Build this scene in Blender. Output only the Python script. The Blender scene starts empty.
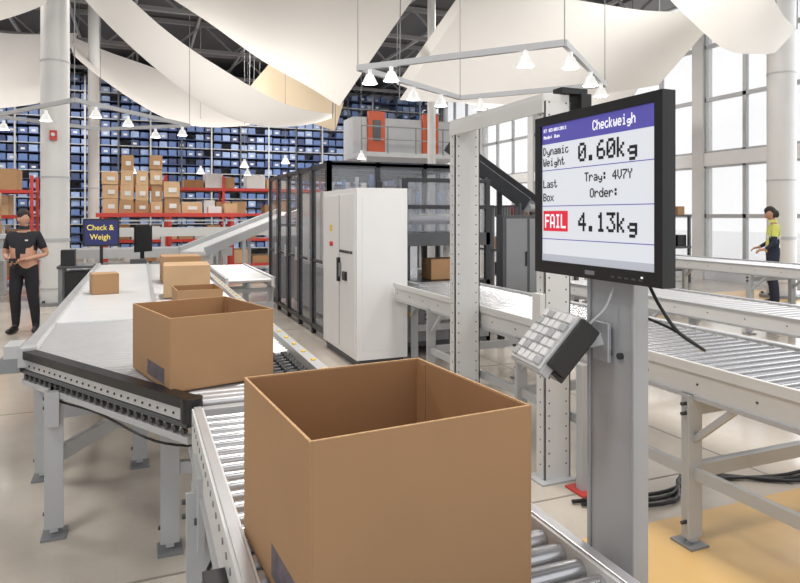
import bpy, math, random
from mathutils import Vector, Matrix
random.seed(7)
scene = bpy.context.scene
COL = scene.collection

# ---------------------------------------------------------------- materials
def lin(c):
    c = c/255.0
    return c/12.92 if c <= 0.04045 else ((c+0.055)/1.055)**2.4
def rgb(r, g, b):
    return (lin(r), lin(g), lin(b), 1.0)
def new_mat(name):
    m = bpy.data.materials.new(name); m.use_nodes = True
    nt = m.node_tree
    return m, nt, nt.nodes['Principled BSDF']
def mat(name, col, rough=0.5, metal=0.0, var=0.08, scale=6.0, bump=0.0, stretch=None):
    m, nt, b = new_mat(name)
    tc = nt.nodes.new('ShaderNodeTexCoord')
    mp = nt.nodes.new('ShaderNodeMapping')
    nt.links.new(tc.outputs['Object'], mp.inputs['Vector'])
    if stretch: mp.inputs['Scale'].default_value = stretch
    nz = nt.nodes.new('ShaderNodeTexNoise')
    nz.inputs['Scale'].default_value = scale; nz.inputs['Detail'].default_value = 4
    nt.links.new(mp.outputs['Vector'], nz.inputs['Vector'])
    cr = nt.nodes.new('ShaderNodeValToRGB')
    cr.color_ramp.elements[0].position = 0.3; cr.color_ramp.elements[1].position = 0.7
    cr.color_ramp.elements[0].color = (col[0]*(1-var), col[1]*(1-var), col[2]*(1-var), 1)
    cr.color_ramp.elements[1].color = (min(1, col[0]*(1+var)), min(1, col[1]*(1+var)), min(1, col[2]*(1+var)), 1)
    nt.links.new(nz.outputs['Fac'], cr.inputs['Fac'])
    nt.links.new(cr.outputs['Color'], b.inputs['Base Color'])
    b.inputs['Roughness'].default_value = rough
    b.inputs['Metallic'].default_value = metal
    if bump:
        bp = nt.nodes.new('ShaderNodeBump'); bp.inputs['Strength'].default_value = bump
        bp.inputs['Distance'].default_value = 0.01
        nt.links.new(nz.outputs['Fac'], bp.inputs['Height'])
        nt.links.new(bp.outputs['Normal'], b.inputs['Normal'])
    return m
def emis(name, col, s):
    m, nt, b = new_mat(name)
    b.inputs['Base Color'].default_value = (col[0]*0.3, col[1]*0.3, col[2]*0.3, 1)
    b.inputs['Emission Color'].default_value = col
    b.inputs['Emission Strength'].default_value = s
    b.inputs['Roughness'].default_value = 0.35
    return m
def glassy(name, col, fac, rough=0.08):
    m = bpy.data.materials.new(name); m.use_nodes = True
    nt = m.node_tree; nt.nodes.clear()
    o = nt.nodes.new('ShaderNodeOutputMaterial'); mx = nt.nodes.new('ShaderNodeMixShader')
    t = nt.nodes.new('ShaderNodeBsdfTransparent'); g = nt.nodes.new('ShaderNodeBsdfPrincipled')
    g.inputs['Base Color'].default_value = col; g.inputs['Roughness'].default_value = rough
    mx.inputs[0].default_value = fac
    nt.links.new(t.outputs[0], mx.inputs[1]); nt.links.new(g.outputs[0], mx.inputs[2])
    nt.links.new(mx.outputs[0], o.inputs[0])
    return m
def fabric(name, col, tr):
    m = bpy.data.materials.new(name); m.use_nodes = True
    nt = m.node_tree; nt.nodes.clear()
    o = nt.nodes.new('ShaderNodeOutputMaterial'); mx = nt.nodes.new('ShaderNodeMixShader')
    t = nt.nodes.new('ShaderNodeBsdfTranslucent'); g = nt.nodes.new('ShaderNodeBsdfDiffuse')
    t.inputs[0].default_value = col; g.inputs[0].default_value = col
    nz = nt.nodes.new('ShaderNodeTexNoise'); nz.inputs['Scale'].default_value = 0.8
    bp = nt.nodes.new('ShaderNodeBump'); bp.inputs['Strength'].default_value = 0.5
    nt.links.new(nz.outputs['Fac'], bp.inputs['Height']); nt.links.new(bp.outputs[0], g.inputs['Normal'])
    mx.inputs[0].default_value = tr
    nt.links.new(g.outputs[0], mx.inputs[1]); nt.links.new(t.outputs[0], mx.inputs[2])
    nt.links.new(mx.outputs[0], o.inputs[0])
    return m

M = {}
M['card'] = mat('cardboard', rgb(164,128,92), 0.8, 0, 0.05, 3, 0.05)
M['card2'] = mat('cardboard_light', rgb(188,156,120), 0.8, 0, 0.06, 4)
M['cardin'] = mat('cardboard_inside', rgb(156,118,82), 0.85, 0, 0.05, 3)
M['cardedge'] = mat('cardboard_edge', rgb(184,148,108), 0.85, 0, 0.15, 80)
M['tape'] = mat('box_label_blue', rgb(94,86,92), 0.7, 0, 0.3, 30)
M['white'] = mat('white_paint', rgb(226,226,226), 0.4, 0, 0.02, 2)
M['offw'] = mat('offwhite_paint', rgb(204,204,203), 0.45, 0, 0.03, 2)
M['lgrey'] = mat('light_grey_paint', rgb(176,178,180), 0.4, 0.1, 0.04, 3)
M['grey'] = mat('grey_paint', rgb(130,132,135), 0.45, 0.2, 0.05, 3)
M['post'] = mat('post_grey_paint', rgb(168,170,173), 0.4, 0.1, 0.03, 3)
M['dgrey'] = mat('dark_grey_paint', rgb(76,78,82), 0.45, 0.1, 0.08, 4)
M['black'] = mat('black_plastic', rgb(18,18,20), 0.35, 0, 0.15, 8)
M['frame'] = mat('machine_frame_dark', rgb(38,40,44), 0.35, 0, 0.1, 8)
M['rubber'] = mat('black_rubber', rgb(32,32,34), 0.6, 0, 0.15, 12)
M['steel'] = mat('roller_steel', rgb(190,191,194), 0.25, 0.8, 0.05, 8)
M['rollw'] = mat('roller_bright', rgb(206,206,208), 0.3, 0.5, 0.03, 8)
M['alu'] = mat('aluminium', rgb(196,197,200), 0.35, 0.6, 0.04, 6)
M['belt'] = mat('conveyor_belt_white', rgb(210,212,214), 0.3, 0, 0.03, 3)
M['hole'] = mat('bolt_dark', rgb(80,80,82), 0.5, 0.5, 0.1, 20)
M['red'] = mat('red_paint', rgb(186,60,52), 0.5, 0, 0.08, 4)
M['orange'] = mat('orange_paint', rgb(196,86,50), 0.5, 0, 0.06, 2)
M['yellow'] = mat('yellow_paint', rgb(228,190,60), 0.5, 0, 0.06, 4)
M['blue1'] = mat('crate_blue', rgb(88,112,160), 0.5, 0, 0.1, 1)
M['blue2'] = mat('crate_blue_dark', rgb(54,68,106), 0.5, 0, 0.1, 1)
M['blue3'] = mat('crate_blue_light', rgb(138,158,196), 0.5, 0, 0.1, 1)
M['navy'] = emis('sign_navy', rgb(34,38,96), 0.6)
M['signy'] = emis('sign_yellow', rgb(240,215,90), 0.7)
M['purple'] = emis('screen_purple', rgb(84,78,160), 0.8)
M['scr'] = emis('screen_white', rgb(222,226,232), 0.72)
M['scr2'] = emis('screen_grey', rgb(190,194,204), 0.65)
M['scrred'] = emis('screen_red', rgb(215,40,60), 0.8)
M['ink'] = mat('screen_ink', rgb(22,22,30), 0.6, 0, 0.02, 2)
M['inkw'] = emis('screen_ink_white', rgb(240,240,245), 0.85)
M['lamp'] = emis('lamp_glow', (1, 0.98, 0.94, 1), 9)
M['lampshade'] = emis('lamp_shade_white', (0.95, 0.95, 0.93, 1), 0.5)
M['glass'] = glassy('machine_glass', (0.34, 0.36, 0.40, 1), 0.25)
M['wglass'] = glassy('window_glass', (0.82, 0.85, 0.88, 1), 0.18, 0.3)
M['sail'] = fabric('sail_fabric', rgb(238,236,232), 0.42)
M['sail2'] = fabric('sail_fabric_cream', rgb(196,180,156), 0.25)
M['roof'] = mat('roof_dark', rgb(80,80,82), 0.7, 0, 0.1, 1)
M['truss'] = mat('truss_paint', rgb(140,140,142), 0.6, 0, 0.05, 1)
M['wall'] = mat('wall_paint', rgb(206,209,214), 0.7, 0, 0.03, 0.6)
M['skin'] = mat('skin', rgb(184,140,118), 0.55, 0, 0.04, 20)
M['hair'] = mat('hair_dark', rgb(38,30,26), 0.7, 0, 0.2, 60)
M['blk_shirt'] = mat('shirt_black', rgb(32,32,38), 0.85, 0, 0.15, 30, 0.2)
M['blk_trs'] = mat('trousers_black', rgb(26,26,32), 0.85, 0, 0.15, 30, 0.2)
M['hivis'] = mat('hi_vis_yellow', rgb(206,212,110), 0.7, 0, 0.05, 20)
M['refl'] = mat('reflective_strip', rgb(225,225,225), 0.3, 0.3, 0.05, 20)
M['navy_c'] = mat('trousers_navy', rgb(36,42,62), 0.85, 0, 0.12, 30)
M['eye'] = mat('eye_white', rgb(225,220,214), 0.3)
M['lips'] = mat('lips', rgb(150,90,80), 0.5)
M['green'] = mat('crate_green', rgb(90,120,90), 0.6, 0, 0.1, 2)

def floor_mat():
    m, nt, b = new_mat('polished_floor')
    tc = nt.nodes.new('ShaderNodeTexCoord')
    n1 = nt.nodes.new('ShaderNodeTexNoise'); n1.inputs['Scale'].default_value = 0.9; n1.inputs['Detail'].default_value = 6
    n2 = nt.nodes.new('ShaderNodeTexNoise'); n2.inputs['Scale'].default_value = 60
    nt.links.new(tc.outputs['Object'], n1.inputs['Vector']); nt.links.new(tc.outputs['Object'], n2.inputs['Vector'])
    cr = nt.nodes.new('ShaderNodeValToRGB')
    cr.color_ramp.elements[0].position = 0.3; cr.color_ramp.elements[0].color = rgb(178,169,158)
    cr.color_ramp.elements[1].position = 0.7; cr.color_ramp.elements[1].color = rgb(206,198,187)
    mx = nt.nodes.new('ShaderNodeMix'); mx.data_type = 'RGBA'; mx.blend_type = 'MULTIPLY'; mx.inputs[0].default_value = 0.15
    nt.links.new(n1.outputs['Fac'], cr.inputs['Fac'])
    nt.links.new(cr.outputs['Color'], mx.inputs[6]); nt.links.new(n2.outputs['Color'], mx.inputs[7])
    nt.links.new(mx.outputs[2], b.inputs['Base Color'])
    b.inputs['Roughness'].default_value = 0.12
    return m
M['floor'] = floor_mat()
M['yfloor'] = mat('yellow_floor_paint', rgb(208,172,114), 0.25, 0, 0.08, 1.5)
M['joint'] = mat('floor_joint', rgb(136,130,122), 0.5, 0, 0.08, 5)

# ---------------------------------------------------------------- mesh builder
class B:
    def __init__(s, name):
        s.name = name; s.v = []; s.f = []; s.fm = []; s.sm = []; s.mats = []
    def mi(s, k):
        if k not in s.mats: s.mats.append(k)
        return s.mats.index(k)
    def add(s, vs, fs, k, smooth=False):
        o = len(s.v); s.v += [tuple(v) for v in vs]; i = s.mi(k)
        for f in fs:
            s.f.append([a+o for a in f]); s.fm.append(i); s.sm.append(smooth)
    def box(s, x0, x1, y0, y1, z0, z1, k, T=None):
        vs = [(x, y, z) for z in (z0, z1) for y in (y0, y1) for x in (x0, x1)]
        if T is not None: vs = [T @ Vector(v) for v in vs]
        s.add(vs, [(0,2,3,1),(4,5,7,6),(0,1,5,4),(2,6,7,3),(0,4,6,2),(1,3,7,5)], k)
    def beam(s, p0, p1, w, h, k):
        p0, p1 = Vector(p0), Vector(p1); d = (p1-p0).normalized()
        up = Vector((0,0,1)) if abs(d.z) < 0.95 else Vector((0,1,0))
        a = d.cross(up).normalized()*w/2; b = a.cross(d).normalized()*h/2
        vs = []
        for p in (p0, p1):
            vs += [p-a-b, p+a-b, p+a+b, p-a+b]
        s.add(vs, [(0,3,2,1),(4,5,6,7),(0,1,5,4),(1,2,6,5),(2,3,7,6),(3,0,4,7)], k)
    def cyl(s, p0, p1, r, k, n=12, r2=None, caps=True):
        p0, p1 = Vector(p0), Vector(p1); d = (p1-p0).normalized()
        up = Vector((0,0,1)) if abs(d.z) < 0.9 else Vector((1,0,0))
        a = d.cross(up).normalized(); b = d.cross(a).normalized()
        if r2 is None: r2 = r
        vs = []
        for p, rr in ((p0, r), (p1, r2)):
            for i in range(n):
                t = 2*math.pi*i/n; vs.append(p+(a*math.cos(t)+b*math.sin(t))*rr)
        s.add(vs, [(i, i+n, (i+1) % n+n, (i+1) % n) for i in range(n)], k, True)
        if caps:
            s.add(vs[:n], [tuple(range(n))], k); s.add(vs[n:], [tuple(range(n-1, -1, -1))], k)
    def tube(s, pts, r, k, n=8):
        pts = [Vector(p) for p in pts]
        out = []
        for i in range(len(pts)-1):
            p0 = pts[max(0, i-1)]; p1 = pts[i]; p2 = pts[i+1]; p3 = pts[min(len(pts)-1, i+2)]
            for j in range(6):
                t = j/6
                out.append(0.5*((2*p1)+(p2-p0)*t+(2*p0-5*p1+4*p2-p3)*t*t+(3*p1-p0-3*p2+p3)*t**3))
        out.append(pts[-1])
        for a, b in zip(out[:-1], out[1:]):
            if (b-a).length > 1e-6: s.cyl(a, b+(b-a)*0.1, r, k, n)
    def ell(s, c, r, k, nu=16, nv=12, T=None, fn=None):
        vs = []; fs = []
        for j in range(nv+1):
            ph = math.pi*j/nv
            for i in range(nu):
                th = 2*math.pi*i/nu
                p = Vector((math.sin(ph)*math.cos(th), math.sin(ph)*math.sin(th), math.cos(ph)))
                if fn: p = fn(p)
                p = Vector((p.x*r[0]+c[0], p.y*r[1]+c[1], p.z*r[2]+c[2]))
                if T is not None: p = T @ p
                vs.append(p)
        for j in range(nv):
            for i in range(nu):
                fs.append((j*nu+i, (j+1)*nu+i, (j+1)*nu+(i+1) % nu, j*nu+(i+1) % nu))
        s.add(vs, fs, k, True)
    def done(s, bevel=0.0, parent=None, mw=None):
        me = bpy.data.meshes.new(s.name)
        me.from_pydata(s.v, [], s.f)
        for k in s.mats: me.materials.append(M[k])
        me.polygons.foreach_set('material_index', s.fm)
        me.polygons.foreach_set('use_smooth', s.sm)
        me.update()
        ob = bpy.data.objects.new(s.name, me); COL.objects.link(ob)
        if mw is not None: ob.matrix_world = mw
        if parent: ob.parent = parent
        if bevel:
            bv = ob.modifiers.new('bevel', 'BEVEL'); bv.width = bevel; bv.segments = 2
            bv.limit_method = 'ANGLE'; bv.angle_limit = math.radians(50)
        return ob

# ---------------------------------------------------------------- camera
cam_d = bpy.data.cameras.new('camera'); cam = bpy.data.objects.new('camera', cam_d); COL.objects.link(cam)
cam.location = (0, 0, 1.7)
cam.rotation_euler = (math.radians(90), 0, -math.atan(260/640))
cam_d.sensor_width = 36; cam_d.lens = 28.8; cam_d.shift_y = -0.0956
cam_d.clip_end = 200
scene.camera = cam

# ---------------------------------------------------------------- room
b = B('floor'); b.box(-12, 14, -3, 33, -0.1, 0, 'floor'); b.done()
b = B('floor_marking')
b.box(1.35, 13.8, -2.8, 2.75, 0.0, 0.004, 'yfloor')
b.box(8.5, 13.0, 7.4, 10.4, 0.0, 0.004, 'yfloor')
b.box(-0.9, -0.1, 2.52, 2.56, 0.0, 0.004, 'yellow')
for i in range(5): b.box(-11, 13.5, 3.2+i*3.1, 3.215+i*3.1, 0.0, 0.002, 'joint')
for i in range(7): b.box(-9+i*3.2, -8.985+i*3.2, 2.8, 30, 0.0, 0.002, 'joint')
b.done()
b = B('ground_outside'); b.box(14.3, 60, -20, 60, -0.15, -0.1, 'white'); b.done()
b = B('wall_back'); b.box(-12, 14, 33, 33.2, 0, 8.3, 'wall'); b.done()
b = B('wall_left'); b.box(-12.2, -12, -3, 33, 0, 8.3, 'wall'); b.done()
b = B('ceiling'); b.box(-12, 14, -3, 33, 8.3, 8.4, 'roof'); b.done()
b = B('wall_right')
b.box(14, 14.2, -3, 33, 0, 0.35, 'wall'); b.box(14, 14.25, -3, 33, 3.0, 3.35, 'white')
b.box(14, 14.2, -3, 33, 7.6, 8.3, 'wall')
for i in range(10):
    y = -3+i*4.0
    if y <= 33: b.box(13.95, 14.3, y-0.18, y+0.18, 0, 8.3, 'offw')
b.done()
for i in range(9):
    y0 = -3+i*4.0+0.18; y1 = y0+3.64
    w = B('window_%d' % (i+1))
    for lo, hi, rows in ((0.35, 3.0, 2), (3.35, 7.6, 3)):
        for j in range(4):
            y = y0+(y1-y0)*j/3
            w.box(14.02, 14.12, y-0.05, y+0.05, lo, hi, 'lgrey')
        for j in range(rows+1):
            z = lo+(hi-lo)*j/rows
            w.box(14.02, 14.12, y0, y1, max(lo, z-0.05), min(hi, z+0.05), 'lgrey')
        w.box(14.07, 14.08, y0, y1, lo, hi, 'wglass')
    w.done()
for i in range(7):
    y = 6+i*4.2
    b = B('roof_truss')
    b.beam((-12, y, 8.2), (14, y, 8.2), 0.14, 0.14, 'truss'); b.beam((-12, y, 7.3), (14, y, 7.3), 0.12, 0.12, 'truss')
    for j in range(26):
        x = -12+j
        b.beam((x, y, 7.3 if j % 2 else 8.2), (x+1, y, 8.2 if j % 2 else 7.3), 0.06, 0.06, 'truss')
    b.done()
b = B('roof_purlin')
for j in range(14):
    b.beam((-11.5+j*1.9, 2, 8.1), (-11.5+j*1.9, 33, 8.1), 0.08, 0.1, 'lgrey')
b.done()

def column(x, y, r, h=8.3, alarm=False):
    b = B('steel_column')
    b.cyl((x, y, 0), (x, y, h), r, 'offw', 28)
    b.cyl((x, y, 0), (x, y, 0.06), r*1.5, 'grey', 28)
    b.cyl((x, y, 1.2), (x, y, 1.26), r*1.06, 'lgrey', 28)
    for z in (0.3, 2.4, 4.6): b.cyl((x, y, z), (x, y, z+0.03), r*1.04, 'lgrey', 28)
    for a in range(6):
        t = a*math.pi/3; b.cyl((x+math.cos(t)*r*1.3, y+math.sin(t)*r*1.3, 0.06), (x+math.cos(t)*r*1.3, y+math.sin(t)*r*1.3, 0.1), 0.03, 'hole', 6)
    if alarm: b.box(x-0.06, x+0.06, y-r-0.08, y-r+0.02, 3.1, 3.28, 'red'); b.cyl((x, y-r-0.1, 3.2), (x, y-r-0.08, 3.2), 0.035, 'offw', 14)
    return b.done()
column(-1.5, 13.8, 0.25, alarm=True)
column(-1.15, 19.0, 0.14)
column(12.3, 9.3, 0.27)
column(-4.8, 24, 0.2)
column(6.6, 14.2, 0.10)

# ---------------------------------------------------------------- sails
def sail(p00, p10, p11, p01, sag0, sag1, k='sail', belly=0.4, n=28):
    b = B('canopy_sail'); P = [Vector(p) for p in (p00, p10, p11, p01)]
    vs = []
    for j in range(n+1):
        v = j/n
        for i in range(n+1):
            u = i/n
            a = P[0].lerp(P[1], u); c = P[3].lerp(P[2], u); q = a.lerp(c, v)
            s0 = 4*u*(1-u)
            q.z -= s0*(sag0*(1-v)+sag1*v) + belly*4*v*(1-v)*s0
            q.z += 0.04*math.sin(u*9+v*4)*s0
            vs.append(q)
    fs = [(j*(n+1)+i, j*(n+1)+i+1, (j+1)*(n+1)+i+1, (j+1)*(n+1)+i) for j in range(n) for i in range(n)]
    b.add(vs, fs, k, True)
    for p in P:
        b.cyl(p, (p.x+0.05, p.y, 8.3), 0.012, 'grey', 5)
    return b.done()
sail((-1.0,13.2,5.75),(4.5,15.6,4.15),(4.6,15.9,4.3),(-0.35,13.6,6.1), 1.05, 0.5, 'sail', 0.15)
sail((0.3,13.3,6.1),(4.5,15.0,4.35),(5.6,12.6,6.6),(1.5,10,6.4), 0.05, 0.2, 'sail', 0.15)
sail((2.7,17.3,5.1),(4.95,16.9,4.0),(5.4,17.6,4.9),(3.4,18.0,6.0), 0.15, 0.05, 'sail2', 0.15)
sail((-5.5,12,5.2),(-1.6,13.4,5.6),(-1.0,10.5,6.2),(-5.0,9.5,6.2), 0.7, 0.2, 'sail', 0.2)
sail((-1.5,17.5,5.6),(3.0,18.5,4.3),(3.5,20.5,5.2),(-2.0,21,7.0), 0.7, 0.1, 'sail', 0.3)
sail((-7,16,4.6),(-2.2,17.5,4.4),(-1.6,20,6.8),(-7,20,6.8), 0.5, 0.2, 'sail', 0.3)
sail((4.7,11.6,3.95),(9.6,9.9,4.3),(9.6,8.4,5.3),(6.4,11.6,6.4), 0.2, 0.1, 'sail', 0.1)
sail((6.0,15.0,5.0),(12.6,14.0,4.9),(11.5,11.0,6.3),(6.8,12.4,7.0), 0.5, 0.2, 'sail', 0.3)
sail((7.9,8.1,5.4),(11.6,8.9,4.9),(11.8,8.6,5.3),(9.2,7.6,6.0), 0.4, 0.1, 'sail', 0.05)

# ---------------------------------------------------------------- pendant track lights
def lamp_shape(b, x, y, z, s=1.0):
    b.cyl((x, y, z), (x, y, z-0.07*s), 0.03*s, 'lampshade', 12)
    b.cyl((x, y, z-0.07*s), (x, y, z-0.2*s), 0.05*s, 'lampshade', 18, 0.11*s, caps=False)
    b.cyl((x, y, z-0.185*s), (x, y, z-0.2*s), 0.10*s, 'lamp', 18)
def ring(pts, lamps, s=1.0, zc=8.3):
    b = B('track_light_rig')
    n = len(pts)
    for i in range(n):
        b.beam(pts[i], pts[(i+1) % n], 0.05, 0.07, 'post')
    for p in pts: b.cyl(p, (p[0], p[1], zc), 0.006, 'grey', 5)
    for l in lamps: lamp_shape(b, l[0], l[1], l[2], s)
    return b.done()
ring([(2.54,7.66,3.55),(4.23,5.71,3.55),(6.12,7.33,3.55),(4.68,9.0,3.55)],
     [(2.66,7.55,3.52),(2.85,7.30,3.52),(3.95,6.03,3.52),(4.45,5.9,3.52),(5.3,6.62,3.52),(5.9,7.15,3.52),(4.9,8.75,3.52),(4.2,8.7,3.52),(3.6,8.36,3.52)], 0.9)
ring([(-1.0,11.8,3.6),(0.95,13.9,3.55),(-0.79,15.2,3.55),(-2.6,14.3,3.6)],
     [(-0.7,12.1,3.55),(-0.2,12.65,3.5),(0.8,13.75,3.5),(0.3,14.3,3.5),(-1.5,12.5,3.5),(-2.4,14.1,3.5)], 0.9)
for (x, y, z) in ((-1.9,16,3.1),(-3.0,15,3.3),(2.6,17.5,3.2),(3.6,17,3.3),(1.6,19,3.1),(3.2,20.9,3.2),(5.1,19,3.3),(-0.2,21.2,3.2),(5.4,16,3.4)):
    b = B('pendant_lamp'); lamp_shape(b, x, y, z, 1.1); b.cyl((x, y, z), (x, y, 8.3), 0.006, 'grey', 5); b.done()

# ---------------------------------------------------------------- conveyors
def roller(b, x0, x1, y, z, r, k='steel'):
    b.cyl((x0, y, z-r), (x1, y, z-r), r, k, 14)
def leg(b, x, y, z, k='lgrey', w=0.07):
    b.box(x-0.02, x+0.02, y-w/2, y+w/2, 0.03, z, k)
    b.box(x-0.045, x+0.045, y-w/2-0.004, y-w/2+0.008, 0.05, z, k)
    b.box(x-0.06, x+0.06, y-0.07, y+0.07, 0, 0.015, 'grey')
    b.cyl((x, y, 0.01), (x, y, 0.08), 0.018, 'steel', 10)
    for zz in (0.12, z-0.1, z-0.05): b.cyl((x-0.055, y, zz), (x-0.02, y, zz), 0.010, 'hole', 8)
def roller_conveyor(name, x0, x1, y0, y1, z, pitch=0.075, legs=(), r=0.025, rk='steel', railk='offw', guard=False):
    b = B(name)
    for sx, x in ((-1, x0), (1, x1)):
        a, c = (x-0.04, x) if sx < 0 else (x, x+0.04)
        b.box(a, c, y0, y1, z-0.13, z-0.0, railk)
        b.box(a-(0.012 if sx < 0 else 0), c+(0.012 if sx > 0 else 0), y0, y1, z-0.004, z+0.012, 'alu')
        b.box(a-(0.012 if sx < 0 else 0), c+(0.012 if sx > 0 else 0), y0, y1, z-0.14, z-0.12, 'alu')
        y = y0+0.1
        while y < y1:
            xx = a if sx < 0 else c
            b.cyl((xx-0.004, y, z-0.06), (xx+0.004, y, z-0.06), 0.006, 'hole', 8); y += pitch*4
    y = y0+pitch/2
    while y < y1:
        roller(b, x0, x1, y, z-0.004, r, rk); y += pitch
    for ly in legs:
        leg(b, x0-0.03, ly, z-0.12); leg(b, x1+0.03, ly, z-0.12)
        b.beam((x0, ly, 0.38), (x1, ly, 0.38), 0.05, 0.07, 'lgrey')
        b.beam((x0, ly, z-0.2), (x1, ly, z-0.2), 0.04, 0.06, 'lgrey')
        for xx in (x0-0.03, x1+0.03):
            b.beam((xx, ly-0.28, z-0.13), (xx, ly, z-0.38), 0.03, 0.03, 'lgrey')
    for a, c in zip(legs[:-1], legs[1:]):
        b.beam((x0-0.03, a, 0.38), (x0-0.03, c, 0.38), 0.03, 0.06, 'lgrey')
    if guard:
        b.box(x0-0.06, x0-0.04, y0, y1, z+0.0, z+0.05, railk)
    return b.done()

b = B('roller_conveyor')
x0, x1, z = 0.24, 0.95, 0.90
for a, c in ((x0-0.045, x0), (x1, x1+0.045)):
    b.box(a, c, -0.6, 2.73, z-0.14, z+0.012, 'offw')
    b.box(a+0.008, c-0.008, -0.6, 2.73, z+0.012, z+0.018, 'alu')
    b.box(a-0.012, c+0.012, -0.6, 2.73, z-0.16, z-0.14, 'alu')
y = -0.5
while y < 2.70:
    b.cyl((x0, y, z-0.028), (x1, y, z-0.028), 0.027, 'steel', 20)
    b.cyl((x0-0.048, y, z-0.028), (x0-0.045, y, z-0.028), 0.009, 'grey', 8)
    y += 0.075
for ly in (2.35, 0.9, -0.4):
    for xx in (x0-0.05, x1+0.05):
        b.box(xx-0.012, xx+0.012, ly-0.12, ly+0.12, z-0.34, z-0.08, 'lgrey')
        leg(b, xx, ly, z-0.15, 'lgrey', 0.1)
        for q in (-0.08, 0, 0.08): b.cyl((xx-0.02, ly+q, z-0.24), (xx-0.012, ly+q, z-0.24), 0.012, 'hole', 8)
    b.beam((x0, ly, 0.35), (x1, ly, 0.35), 0.05, 0.08, 'lgrey')
b.beam((x0-0.05, 2.35, 0.35), (x0-0.05, 0.9, 0.35), 0.03, 0.06, 'lgrey')
b.cyl((x0+0.1, 1.9, 0.66), (x0+0.45, 1.9, 0.66), 0.07, 'dgrey', 18)
b.box(x0-0.1, x0-0.045, 1.55, 1.63, 0.76, 0.83, 'black'); b.box(x0-0.11, x0-0.05, 1.2, 1.26, 0.8, 0.86, 'black')
b.tube([(x0-0.06,1.6,0.76),(x0-0.09,1.8,0.62),(x0-0.04,2.1,0.58),(x0+0.1,2.4,0.6)], 0.008, 'black')
b.done(0.002)

b = B('merge_conveyor')
z = 0.92
A = Vector((-0.60, 4.15, 0)); Bp = Vector((0.20, 2.80, 0)); dirAB = (Bp-A).normalized()
def xdiag(y):
    t = (y-A.y)/(Bp.y-A.y); return A.x+t*(Bp.x-A.x)
y = 2.86
while y < 11.0:
    xl = -0.56 if y > 4.1 else max(-0.56, xdiag(y)+0.05)
    b.cyl((xl, y, z-0.028), (0.45 if y < 3.7 else 0.80, y, z-0.028), 0.024, 'rollw', 14)
    if y < 3.7:
        b.cyl((max(xl, 0.45), y, z-0.026), (0.80, y, z-0.026), 0.012, 'hole', 8)
        for q in range(5): b.cyl((0.47+q*0.07, y, z-0.026), (0.50+q*0.07, y, z-0.026), 0.025, 'rubber', 12)
    y += 0.066
b.box(-0.56, 0.10, 5.2, 11.0, z-0.01, z+0.004, 'belt')
b.box(0.10, 0.125, 4.9, 11.0, z-0.02, z+0.03, 'alu')
b.box(-0.61, -0.56, 4.15, 11, z-0.16, z+0.02, 'offw'); b.box(-0.625, -0.56, 4.15, 11, z+0.02, z+0.028, 'alu')
b.box(0.80, 0.86, 2.78, 11, z-0.16, z+0.03, 'lgrey')
yy = 3.0
while yy < 8: b.box(0.82, 0.84, yy, yy+0.03, z+0.03, z+0.038, 'yellow'); yy += 0.22
b.box(0.20, 0.86, 2.74, 2.79, z-0.16, z-0.02, 'lgrey')
nrm = Vector((dirAB.y, -dirAB.x, 0))
if nrm.x > 0: nrm = -nrm
def dz(zz, o=0.0): return Vector((0, 0, zz))+nrm*o
b.beam(A+dz(z-0.002, 0.0), Bp+dz(z-0.002, 0.0), 0.07, 0.045, 'black')
b.beam(A+dz(z-0.053), Bp+dz(z-0.053), 0.04, 0.056, 'alu')
b.beam(A+dz(z-0.095), Bp+dz(z-0.095), 0.05, 0.022, 'dgrey')
b.beam(A+dz(z-0.16), Bp+dz(z-0.16), 0.04, 0.03, 'lgrey')
L = (Bp-A).length
for i in range(26):
    p = A+dirAB*(0.04+i*(L-0.08)/25)
    b.cyl(p+dz(z-0.125, 0.0), p+dz(z-0.125, 0.02), 0.014, 'hole', 10)
    b.cyl(p+dz(z-0.058, 0.02), p+dz(z-0.058, 0.024), 0.006, 'hole', 8)
b.cyl(A+Vector((0.0,0,z-0.07)), A+Vector((0.0,0,z+0.035)), 0.06, 'lgrey', 16)
b.cyl(Bp+Vector((0,0.0,z-0.08)), Bp+Vector((0,0.0,z+0.02)), 0.045, 'black', 16)
b.tube([A+Vector((0.1,-0.1,z-0.18)), A+dirAB*0.4+Vector((0,0,z-0.20)), A+dirAB*0.8+Vector((0,0,z-0.19)), A+dirAB*1.3+Vector((0,0,z-0.22)), Bp+Vector((0.1,0.3,z-0.3))], 0.006, 'black')
b.box(-0.70, -0.62, 4.1, 4.3, z-0.02, z+0.05, 'lgrey')
b.box(-0.72, -0.62, 4.1, 4.18, z-0.1, z-0.02, 'grey')
for (x, y) in ((-0.42, 3.84), (0.14, 3.45), (-0.58, 4.7), (0.0, 4.7), (0.83, 3.3), (0.83, 5.0), (-0.58, 6.8), (0.83, 6.8), (-0.58, 9.0), (0.83, 9.0)):
    leg(b, x, y, z-0.14, 'lgrey', 0.07)
    b.box(x-0.03, x+0.03, y-0.09, y+0.09, z-0.32, z-0.14, 'lgrey')
b.beam((-0.42, 3.84, 0.42), (0.0, 4.6, 0.42), 0.04, 0.08, 'lgrey')
b.beam((-0.58, 4.7, 0.42), (0.83, 4.7, 0.42), 0.04, 0.08, 'lgrey')
b.beam((0.14, 3.45, 0.42), (0.83, 3.3, 0.42), 0.04, 0.06, 'lgrey')
b.beam((-0.58, 4.7, 0.42), (-0.58, 6.8, 0.42), 0.04, 0.06, 'lgrey')
b.box(0.2, 0.75, 3.6, 4.3, 0.62, 0.74, 'dgrey'); b.cyl((-0.3, 4.3, 0.7), (0.1, 4.3, 0.7), 0.06, 'dgrey', 14)
b.done(0.0015)

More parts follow.
